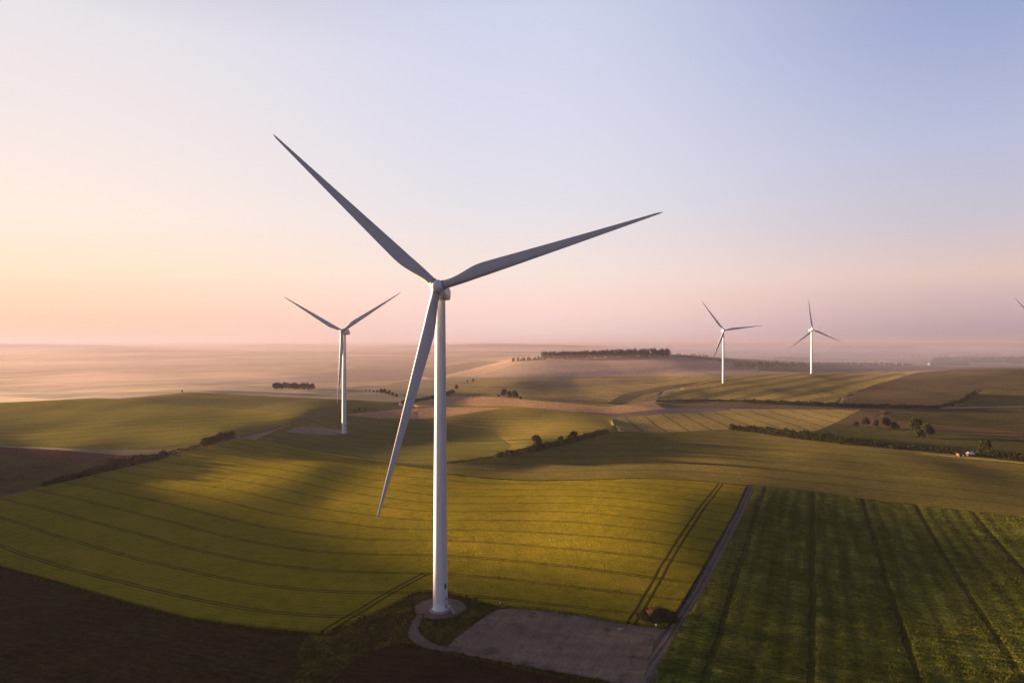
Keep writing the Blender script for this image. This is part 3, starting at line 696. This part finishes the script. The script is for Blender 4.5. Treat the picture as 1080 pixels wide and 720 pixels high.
for px, py, h, k, wd, lb in ((903,451,6,'round',1,'small leftmost tree of the row in the dark pasture'),(913,450.5,9.5,'tall',1.2,'tall narrow second tree of the row in the dark pasture'),(924,451.5,8.5,'tall',1.1,'slim middle tree of the row in the dark pasture'),(935,451,9.5,'round',.85,'broad fourth tree of the row in the dark pasture'),(944,452,6,'bush',1,'low bushy tree at the right end of the pasture row'),
        (965,457,13.5,'round',.95,'largest round tree in the dark pasture, left of its pair'),(978,461,11.5,'round',1,'second large round tree in the dark pasture, right of its pair'),(971,462,7,'bush',1,'bush growing at the foot of the pair of large round trees'),(1039,477,9,'round',.9,'single tree standing behind the small white-roofed shed')):
    tree(px, py, h, k, lb, wide=wd)
for px, py, h, lb in ((1027,417,7,'topmost dark bush of the diagonal hedge on the right slope'),(1020,421,6,'second dark bush down the diagonal hedge on the right slope'),(1012,425,6,'third dark bush down the diagonal hedge on the right slope'),(1004,428,5.5,'lowest dark bush of the diagonal hedge on the right slope')):
    tree(px, py, h, 'bush', lb, 'bush', name='bush', wide=1.2)

def hedge(px, w, h0, h1, label, dens_=9.0, ls=.55, mat=M_LEAF, rag=.32, px_step=2.0):
    """hedge along a line, h0..h1 metres high with lumps and gaps"""
    L = hit(dens(px, px_step, False)); seg = np.linalg.norm(np.diff(L[:, :2], axis=0), axis=1); S = np.r_[0, np.cumsum(seg)]
    n = int(S[-1] * w * (h0 + h1) / 2 * dens_ / 2.2); n = min(n, 42000)
    sl_ = rng.uniform(0, S[-1], n); x = np.interp(sl_, S, L[:, 0]); y = np.interp(sl_, S, L[:, 1]); t = sl_ / S[-1]
    p1, p2, p3 = rng.uniform(0, 6.28, 3)
    lump = .5 + .25 * np.sin(sl_ * .35 + p1) + .25 * np.sin(sl_ * .83 + p2) * np.sin(sl_ * .11 + p3) + .18 * np.sin(sl_ * 1.9 + p3)
    hh = (h0 + (h1 - h0) * t) * (1 - rag + rag * 1.5 * np.clip(lump, 0, 1.2))
    u = rng.uniform(-1, 1, n); v = rng.uniform(0, 1, n) ** .8
    off = u * w * .5 * np.sqrt(np.clip(1 - v ** 3, .05, 1))
    i = np.clip(np.searchsorted(S, sl_) - 1, 0, len(seg) - 1); T = np.diff(L[:, :2], axis=0)[i]; T /= np.linalg.norm(T, axis=1)[:, None] + 1e-9
    x2 = x - T[:, 1] * off; y2 = y + T[:, 0] * off; z = ground_z(x2, y2) + v * hh
    V, F = leaf_quads(np.stack([x2, y2, z], -1), ls)
    return tag(mesh_np('hedge', V, F, mat), label, 'hedge')
hedge([(46,512.5),(80,505),(110,497.5),(128,493)], 5, 2.4, 5.6, 'left part of the dark hedge beside the lane on the far left')
hedge([(112,497),(130,492.5),(150,489),(175,482.5)], 6, 6.6, 4.2, 'thickest bushy part of the left hedge beside the red-brown soil strip')
hedge([(168,484),(190,477.5),(215,471.5),(228,468)], 3.5, 3.2, 3.0, 'thin low hedge climbing between the left lane and the barley')
hedge([(214,469),(230,465),(246,461.5)], 6.5, 4.6, 5.4, 'dense dark hedge end at the lane junction on the left')
hedge([(252,461.5),(275,456),(300,449),(330,438.5)], 2.2, 1.4, 1.4, 'low scrubby bank climbing towards the second turbine', ls=.45)
hedge([(471,489),(500,486),(530,481.5)], 3, 1.2, 2.0, 'thin low start of the middle hedge behind the nearest tower')
hedge([(525,482.5),(560,476),(600,467),(640,456.5)], 6, 3.4, 3.8, 'dense dark middle hedge curving up to the striped field')
hedge([(770,453),(800,456),(830,460.5),(870,465.5)], 8, 4.5, 7.0, 'tall dark hedge below the pale striped slope')
hedge([(866,465),(900,468.5),(945,472.5)], 7, 6.5, 2.5, 'dark ragged hedge tapering right below the pasture trees')
hedge([(938,473),(970,475.5),(1010,479)], 6, 3.0, 4.5, 'dark hedge running up to the small white-roofed shed')
hedge([(1030,480.5),(1060,483.5),(1110,489)], 8, 4.5, 5.5, 'dark hedge running out of frame right of the white-roofed shed')
hedge([(692,423.5),(720,422.5),(745,422.2),(790,424)], 5, 1.5, 2.5, 'thin dark hedge starting in the hollow below the third turbine', ls=.7)
hedge([(785,424.5),(830,426.5),(880,428.5),(930,430),(990,431)], 9, 4.5, 4.5, 'long dark hedge along the lane under the brown field', ls=.8, dens_=5)
hedge([(985,431),(1000,427.5),(1015,422.5),(1028,415.5)], 7, 3.5, 4.5, 'diagonal dark hedge climbing the right-hand slope', ls=.7, dens_=6)
hedge([(425,425),(445,422.5),(462,419.5),(478,414)], 6, 3, 5, 'dark hazy hedge above the misty hollow behind the nearest tower', ls=.8, dens_=6)

def wood(name, label, spots, hr, nleaf=240, ls=1.6):
    """a far wood reading as one mass"""
    VV = []
    for (x, y, z) in spots:
        h = rng.uniform(*hr); p = crown_points(h, h * rng.uniform(.75, 1.0), nleaf, .05, 7); p[:, 0] += x; p[:, 1] += y; p[:, 2] += z - .5; VV.append(p)
    V, F = leaf_quads(np.concatenate(VV), ls)
    return tag(mesh_np(name, V, F, M_LEAF), label, 'wood', kind='stuff')
def spots_line(px, n, deep):
    L = hit(dens(px, 1.0, False)); k = np.clip((np.linspace(0, len(L) - 1, n) + rng.normal(0, 1.5, n)).astype(int), 0, len(L) - 1); q = L[k].copy(); dd = rng.uniform(0, deep, n)
    f = 1 + dd / q[:, 1]; q[:, 0] *= f; q[:, 1] *= f; q[:, 2] = ground_z(q[:, 0], q[:, 1]); return q
wood('woodland', 'dark hazy wood crowning the hill in the middle distance', spots_line([(572,379.2),(600,378.8),(640,377.8),(680,376.8),(706,376.2)], 190, 60), (17, 25))
wood('woodland', 'thin tail of hazy trees left of the hilltop wood', spots_line([(541,381.5),(556,380.5),(575,379.3)], 26, 25), (7, 12))
wood('woodland', 'blue-grey wood behind the ridge with the farthest turbine', spots_line([(775,387.5),(830,386.5),(890,385.5),(950,386)], 170, 160), (7, 12))
wood('woodland', 'dark blue wood at the right edge beyond the ridge', spots_line([(985,383),(1030,382.5),(1090,382.5)], 120, 200), (16, 26), ls=2)
wood('woodland', 'blue hazy tree belt beyond the far right farm', spots_line([(900,378),(950,377),(1000,376.5)], 70, 150), (14, 20), ls=2.2)
fs = []
for k in range(34):
    a = rng.uniform(4, 38); r = rng.uniform(3000, 7000); x, y = r * math.sin(R(a)), r * math.cos(R(a))
    for j in range(rng.integers(22, 40)):
        ang = rng.uniform(-.3, .3); t = rng.uniform(-90, 90); fs.append((x + t * math.cos(ang), y + t * math.sin(ang) + rng.normal() * 9, 0))
fs = np.array(fs); fs[:, 2] = ground_z(fs[:, 0], fs[:, 1])
wood('far_trees', 'far tree belts fading into the haze beyond the right-hand ridge', fs, (11, 18), 60, 4.0)

# rank grass, verge grass: clumps of blades too many to count
_ng = rng.uniform(-1, 1, (256, 256))
def vnoise(x, y):
    xi = np.floor(x).astype(int); yi = np.floor(y).astype(int); fx = x - xi; fy = y - yi; fx = fx*fx*(3-2*fx); fy = fy*fy*(3-2*fy)
    g = lambda a, b: _ng[a % 256, b % 256]
    return (g(xi,yi)*(1-fx)+g(xi+1,yi)*fx)*(1-fy) + (g(xi,yi+1)*(1-fx)+g(xi+1,yi+1)*fx)*fy
def blades(name, XY, h, wd, mat, label, lift=0.0, k=3):
    n = len(XY); z = ground_z(XY[:, 0], XY[:, 1]) + lift
    Vs = []
    for i in range(k):
        a = rng.uniform(0, 6.28, n); hh = h * rng.uniform(.6, 1.25, n); w_ = wd * rng.uniform(.6, 1.3, n)
        lean = rng.uniform(-.5, .5, (n, 2)) * hh[:, None]
        bx = XY[:, 0] + rng.uniform(-.25, .25, n); by = XY[:, 1] + rng.uniform(-.25, .25, n)
        Vs.append(np.stack([np.stack([bx - np.cos(a) * w_ / 2, by - np.sin(a) * w_ / 2, z - .05], -1), np.stack([bx + np.cos(a) * w_ / 2, by + np.sin(a) * w_ / 2, z - .05], -1), np.stack([bx + lean[:, 0], by + lean[:, 1], z + hh], -1)], 1))
    V = np.concatenate(Vs).reshape(-1, 3)
    return tag(mesh_np(name, V, np.arange(len(V)).reshape(-1, 3), mat), label, 'grass', kind='stuff')
def polyof(key): return [p for k, p in POLY if k == key]
def grass_mat(name, ca, cb, cc, sc_=.35):
    m, nt, bs = new_mat(name); N = NT(nt); co = N.obj()
    col = N.mix(N.smooth(N.noise(co, sc_, 4, .7), .35, .65), c4(ca), c4(cb)); col = N.mix(N.smooth(N.noise(co, sc_ * 5, 2, .6), .55, .75), col, c4(cc))
    N.l(col, bs.inputs['Base Color']); bs.inputs['Roughness'].default_value = 1.0; bs.inputs['Specular IOR Level'].default_value = 0.0
    return m
rp = polyof('rank_field')[0]; n = 300000
a = np.radians(rng.uniform(8, 38.5, n)); r = 125 * (3.4 ** (rng.uniform(0, 1, n) ** .9)); XY = np.stack([r * np.sin(a), r * np.cos(a)], -1)
XY = XY[inside(XY, rp)]
al = (XY - pL) @ td; ac = (XY - _rp) @ tn
nz = vnoise(al * .55, ac * .10) * .6 + vnoise(al * .16 + 40, ac * .05 + 9) * .5 + vnoise(al * 1.2, ac * .3 + 77) * .4
tr = np.abs(((ac / 21.5 + .5) % 1) - .5) * 21.5
nz = nz * .7 + .22 * np.sin(ac * 2 * math.pi / 5.4) * (.6 + .4 * vnoise(al * .05, ac * .08 + 3))
keep = (nz > -.15 + rng.uniform(-.4, .4, len(XY))) & (tr > .7); XY = XY[keep][:120000]; hz_ = (.18 + .36 * np.clip(nz[keep][:120000], 0, 1))
blades('tall_grass', XY, hz_, .17, grass_mat('rank_grass_blades', (.065,.085,.009), (.12,.13,.014), (.20,.175,.028)), 'tangled tall green and straw coloured grass in the right-hand field', .62)
vp = polyof('verge')[0]; n = 60000
XY = np.stack([rng.uniform(-80, 45, n), rng.uniform(125, 205, n)], -1); XY = XY[inside(XY, vp)]
bad = np.zeros(len(XY), bool)
for k in ('gravel_pad', 'gravel_path', 'track', 'main_track'):
    for p in polyof(k): bad |= inside(XY, p)
nz = vnoise(XY[:, 0] * .5, XY[:, 1] * .5) + .6 * vnoise(XY[:, 0] * 1.4, XY[:, 1] * 1.4 + 31)
ok = ~bad & (nz > -.35); XY = XY[ok][:16000]
ed = []
for ln in (B_trackL[:6], B_trackR[:8]):
    L = hit(dens(ln, 3, False))[:, :2]; k = rng.integers(0, len(L) - 1, 2200); f = rng.uniform(0, 1, 2200)[:, None]
    ed.append(L[k] * (1 - f) + L[k + 1] * f + rng.normal(0, .55, (2200, 2)))
for key, cnt, sg in (('gravel_pad', 1600, .45), ('gravel_path', 1100, .35), ('soil_b', 1600, .7)):
    for p in polyof(key):
        q = p[rng.integers(0, len(p), cnt)] + rng.normal(0, sg, (cnt, 2)); ed.append(q[(q[:, 1] > 120)])
L = hit(dens(B_lowerleft[1:], 2, False))[:, :2]; k = rng.integers(0, len(L) - 1, 5000); f = rng.uniform(0, 1, 5000)[:, None]
ed.append(L[k] * (1 - f) + L[k + 1] * f + rng.normal(0, .6, (5000, 2)) - np.array([0, .6]))
ed = np.concatenate(ed); bd = np.zeros(len(ed), bool)
for key in ('gravel_pad', 'gravel_path', 'main_track'):
    for p in polyof(key): bd |= inside(ed, p)
ed = ed[~bd | (rng.uniform(0, 1, len(ed)) < .12)]
XY = np.r_[XY, ed]; nz = np.r_[nz[ok][:16000], rng.uniform(-.5, .6, len(XY) - min(16000, ok.sum()))]
blades('verge_grass', XY, .28 + .3 * np.clip(nz, 0, 1), .26, grass_mat('verge_blades', (.06,.055,.01), (.13,.105,.02), (.16,.115,.04), .6), 'rough weedy grass around the gravel pad and tower foot')

# ------------------------------------------------------------------ things round the pad and the farms
hp_ = hit1(692, 652); rngm = np.random.default_rng(3)
mb = MB(); rg = []
for i in range(13):
    t = i / 12; rr = 3.5 * math.cos(t * math.pi / 2) ** .8 + .02
    rg.append([(rr * math.cos(2*math.pi*j/28) * (1 + .13 * math.sin(3 * 2*math.pi*j/28 + 1) + rngm.uniform(-.05, .05)), rr * .85 * math.sin(2*math.pi*j/28) * (1 + rngm.uniform(-.05, .05)), 2.5 * math.sin(t * math.pi / 2) + rngm.uniform(-.07, .07) - .3 * (i == 0)) for j in range(28)])
mb.rings(rg); o = mb.build('soil_heap', M_SOIL, None, True); o.location = hp_
tag(o, 'round brown heap of soil at the corner of the barley beside the track', 'soil heap')
n = 2600; a = rng.uniform(0, 6.28, n); r = 3.2 + np.abs(rng.normal(0, .7, n)); XY = np.stack([hp_[0] + r * np.cos(a), hp_[1] + r * .85 * np.sin(a)], -1)
blades('weeds', XY, 1.5, .55, M_LEAF2, 'dark weeds ringing the brown soil heap')
def post(px, py, h, r, label, mat):
    x, y, z = hit1(px, py); root = empty('marker_post', (x, y, z)); tag(root, label, 'post')
    b = MB(); b.tube((0, 0, -.3), (0, 0, h), r, r, 10); b.build('post', mat, root)
    c = MB(); c.box(-r * 1.6, r * 1.6, -r * 1.6, r * 1.6, h, h + .22); c.build('cap', M_WHITE, root)
post(692, 663, 1.1, .09, 'short grey marker post in front of the soil heap', M_GREY)
post(527.5, 638.5, .8, .11, 'short white-topped post at the far left corner of the gravel pad', M_CONC)
mc = hit1(655, 663.2); mb = MB(); mb.rings([circle(.85, -.05, 24), circle(.85, .10, 24), circle(.6, .14, 24)]); o = mb.build('manhole_cover', M_DARK); o.location = mc
tag(o, 'dark round manhole cover at the back edge of the gravel pad', 'manhole cover')

M_SHEET = plain('weathered_sheeting', (.13, .125, .125), .8, .1)
M_WROOF = plain('white_sheet_roof', (.66, .64, .62), .45, .3); M_WOOD = plain('dark_boards', (.06, .045, .035), .8, .1, .2, 3); M_BRICK = plain('red_brown_boards', (.10, .06, .04), .8, .1, .2, 3)
def shed(px, py, w, dp, hw, hr, rz, label, wall, roof, cat='shed', door=True, name='shed', roofless=False):
    x, y, z = hit1(px, py); root = empty(name, (x, y, z), rz); tag(root, label, cat)
    b = MB(); b.rings([[(-w/2,-dp/2,-.5),(w/2,-dp/2,-.5),(w/2,dp/2,-.5),(-w/2,dp/2,-.5)], [(-w/2,-dp/2,hw),(w/2,-dp/2,hw),(w/2,dp/2,hw),(-w/2,dp/2,hw)]], True, False)
    b.add([(-w/2,-dp/2,hw),(-w/2,dp/2,hw),(-w/2,0,hw+hr)], [(0,1,2)]); b.add([(w/2,-dp/2,hw),(w/2,dp/2,hw),(w/2,0,hw+hr)], [(1,0,2)])
    b.build('wall', wall, root)
    o = .25; q = MB(); e = w/2 + o; f = dp/2 + o; k = hr * (1 + o / (dp/2)); t = .12
    zb = hw + hr - k + .05
    prof = [(-f, zb), (0, hw + hr + .05), (f, zb), (f, zb + t), (0, hw + hr + .05 + t), (-f, zb + t)]
    q.rings([[(-e, yy, zz) for yy, zz in prof], [(e, yy, zz) for yy, zz in prof]]); q.build('roof', roof, root)
    if door:
        d = MB(); d.box(-w*.15, w*.15, -dp/2 - .06, -dp/2 + .02, -.4, min(2.3, hw * .85)); d.build('door', M_DARK, root)
        for sx in (-.34, .34): v = MB(); v.box(w*sx - .35, w*sx + .35, -dp/2 - .05, -dp/2 + .02, hw*.45, hw*.8); v.build('window', M_DARK, root)
    return root
shed(1023.5, 480.5, 3.4, 3.0, 1.3, 1.3, R(8), 'small dark shed with a bright white roof by the right-hand hedge', M_WOOD, M_WROOF)
hut = shed(1013, 480.8, 4.2, 2.6, 1.5, .5, R(8), 'low red-brown hut with one lit spot, left of the white-roofed shed', M_BRICK, M_BRICK, 'hut', False, 'hut')
lm, lnt, lb_ = new_mat('lit_lamp'); lb_.inputs['Emission Color'].default_value = (1, .8, .55, 1); lb_.inputs['Emission Strength'].default_value = .07
b = MB(); b.box(.55, 1.15, -1.36, -1.30, .35, .95); b.build('lamp', lm, hut)
shed(957, 385.4, 26, 12, 5, 2.2, R(-4), 'small pale farm building in the haze, left of the long low one', M_SHEET, M_SHEET, 'farm building', True, 'barn')
shed(1000, 385.0, 120, 16, 6, 2.5, R(-3), 'long low pale farm building in the far right haze', M_SHEET, M_SHEET, 'farm building', True, 'barn')

# ------------------------------------------------------------------ sky, sun, air
w = bpy.data.worlds.new('World'); scene.world = w; w.use_nodes = True
nt = w.node_tree; N = NT(nt); bg = nt.nodes['Background']
def srgb(r, g, b):
    return tuple(((c / 255) / 12.92 if c / 255 <= .04045 else ((c / 255 + .055) / 1.055) ** 2.4) for c in (r, g, b)) + (1,)
tc = N.n('ShaderNodeTexCoord').outputs['Generated']
dirn = N.vmath('NORMALIZE', tc).outputs[0]
sep = N.n('ShaderNodeSeparateXYZ'); N.l(dirn, sep.inputs[0])
el = sep.outputs[2]
hz = N.vmath('NORMALIZE', N.vmath('MULTIPLY', dirn, (1, 1, 0)).outputs[0]).outputs[0]
dt = N.n('ShaderNodeVectorMath', operation='DOT_PRODUCT'); N.l(hz, dt.inputs[0]); dt.inputs[1].default_value = (-math.sin(R(SUN_AZ)), math.cos(R(SUN_AZ)), 0)
sdot = dt.outputs['Value']
def ramp(stops):
    cr = N.n('ShaderNodeValToRGB'); cr.color_ramp.interpolation = 'EASE'; N.l(el, cr.inputs[0]); e = cr.color_ramp.elements
    e[0].position = stops[0][0]; e[0].color = srgb(*stops[0][1]); e[1].position = stops[-1][0]; e[1].color = srgb(*stops[-1][1])
    for p, c in stops[1:-1]: x = e.new(p); x.color = srgb(*c)
    cr.color_ramp.interpolation = 'LINEAR'
    return cr.outputs[0]
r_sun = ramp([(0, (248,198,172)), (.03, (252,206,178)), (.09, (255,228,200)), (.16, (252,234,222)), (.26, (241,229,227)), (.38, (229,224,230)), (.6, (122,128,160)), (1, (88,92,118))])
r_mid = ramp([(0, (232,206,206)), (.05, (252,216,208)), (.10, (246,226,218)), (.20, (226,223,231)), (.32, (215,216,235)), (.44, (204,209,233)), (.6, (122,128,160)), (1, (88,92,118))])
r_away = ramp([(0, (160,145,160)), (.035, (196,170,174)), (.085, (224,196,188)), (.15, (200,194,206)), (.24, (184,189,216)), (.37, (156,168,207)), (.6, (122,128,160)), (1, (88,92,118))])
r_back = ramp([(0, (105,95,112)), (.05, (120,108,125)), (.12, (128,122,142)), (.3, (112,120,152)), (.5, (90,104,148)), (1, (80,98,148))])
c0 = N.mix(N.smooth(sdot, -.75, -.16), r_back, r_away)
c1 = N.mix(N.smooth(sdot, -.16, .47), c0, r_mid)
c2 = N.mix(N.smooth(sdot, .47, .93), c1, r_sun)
sky = N.n('ShaderNodeTexSky', sky_type='NISHITA'); sky.sun_disc = False; sky.sun_elevation = R(SUN_EL); sky.sun_rotation = R(-SUN_AZ); sky.dust_density = 2.0; sky.altitude = 100
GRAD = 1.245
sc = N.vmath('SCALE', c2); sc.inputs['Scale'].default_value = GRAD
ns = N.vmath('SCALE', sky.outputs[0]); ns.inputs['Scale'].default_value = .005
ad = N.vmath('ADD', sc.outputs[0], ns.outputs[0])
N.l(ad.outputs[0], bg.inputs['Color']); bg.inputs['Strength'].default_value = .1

sl = bpy.data.lights.new('sun', 'SUN'); sl.energy = 5.0; sl.angle = R(2.4); sl.color = (1.0, .62, .34)
so = link(bpy.data.objects.new('sun', sl)); so.rotation_euler = Vector(SUN_DIR).to_track_quat('Z', 'Y').to_euler()

hb = MB(); hb.box(-9500, 9500, -3000, 14000, -90, 165)
m = bpy.data.materials.new('morning_haze'); m.use_nodes = True; t = m.node_tree; t.nodes.clear()
ou = t.nodes.new('ShaderNodeOutputMaterial'); pv = t.nodes.new('ShaderNodeVolumePrincipled'); t.links.new(pv.outputs[0], ou.inputs['Volume'])
pv.inputs['Color'].default_value = (.21, .205, .295, 1); pv.inputs['Density'].default_value = .00008; pv.inputs['Anisotropy'].default_value = .2
m.cycles.homogeneous_volume = True if hasattr(m.cycles, 'homogeneous_volume') else None
tag(hb.build('haze', m), kind='stuff')

def mist(name, x0, x1, y0, y1, top, amp, density, col):
    nx, ny = 40, 40; xs = np.linspace(x0, x1, nx); ys = np.linspace(y0, y1, ny); X, Y = np.meshgrid(xs, ys)
    Z = top + amp * (np.sin(X * .006 + 1) * np.cos(Y * .004) + .6 * np.sin(X * .013 + Y * .009) + .4 * np.sin(X * .03 - Y * .017))
    V = np.r_[np.stack([X, Y, Z], -1).reshape(-1, 3), np.stack([X, Y, np.full_like(X, -75.0)], -1).reshape(-1, 3)]; n = nx * ny
    F = []
    for j in range(ny - 1):
        for i in range(nx - 1):
            a = j * nx + i; F.append((a, a + 1, a + nx + 1, a + nx)); F.append((n + a, n + a + nx, n + a + nx + 1, n + a + 1))
    ring = [i for i in range(nx)] + [j * nx + nx - 1 for j in range(1, ny)] + [(ny - 1) * nx + i for i in range(nx - 2, -1, -1)] + [j * nx for j in range(ny - 2, 0, -1)]
    for a, b in zip(ring, ring[1:] + ring[:1]): F.append((a, n + a, n + b, b))
    mm = bpy.data.materials.new(name + '_air'); mm.use_nodes = True; t = mm.node_tree; t.nodes.clear()
    ou = t.nodes.new('ShaderNodeOutputMaterial'); pv = t.nodes.new('ShaderNodeVolumePrincipled'); t.links.new(pv.outputs[0], ou.inputs['Volume'])
    pv.inputs['Color'].default_value = col; pv.inputs['Density'].default_value = density; pv.inputs['Anisotropy'].default_value = .2
    tag(mesh_np(name, V, F, mm, smooth=True), kind='stuff')
mist('distant_mist', -9000, 620, 1150, 13500, 42, 6, .00020, (.29, .25, .285, 1))
mist('thin_distant_mist', 622, 9000, 1150, 13500, 54, 6, .00042, (.235, .245, .37, 1))
mist('far_mist', -8900, 8900, 4800, 13400, 95, 8, .00026, (.25, .235, .32, 1))
mist('valley_mist', -2600, 250, 930, 3000, -2, 3.5, .00034, (.32, .255, .255, 1))
mist('low_mist', -1300, 120, 1000, 2100, -16.5, 2.5, .0035, (.42, .36, .365, 1))

# ------------------------------------------------------------------ camera and render settings
cam = bpy.data.cameras.new('camera'); cam.sensor_width = 36; cam.lens = 24; cam.clip_end = 60000; cam.clip_start = 1
cam.shift_y = 1.0 / 1080
co = link(bpy.data.objects.new('camera', cam)); co.location = (0, 0, CZ); co.rotation_euler = (R(90), 0, 0)
scene.camera = co
vs = scene.view_settings; vs.view_transform = 'Standard'; vs.look = 'None'; vs.gamma = 1; vs.use_curve_mapping = False; vs.exposure = EXPOSURE
scene.render.engine = 'CYCLES'; cy = scene.cycles
cy.use_denoising = True; cy.max_bounces = 5; cy.diffuse_bounces = 2; cy.glossy_bounces = 2; cy.volume_bounces = 1; cy.transparent_max_bounces = 8
cy.sample_clamp_indirect = 6
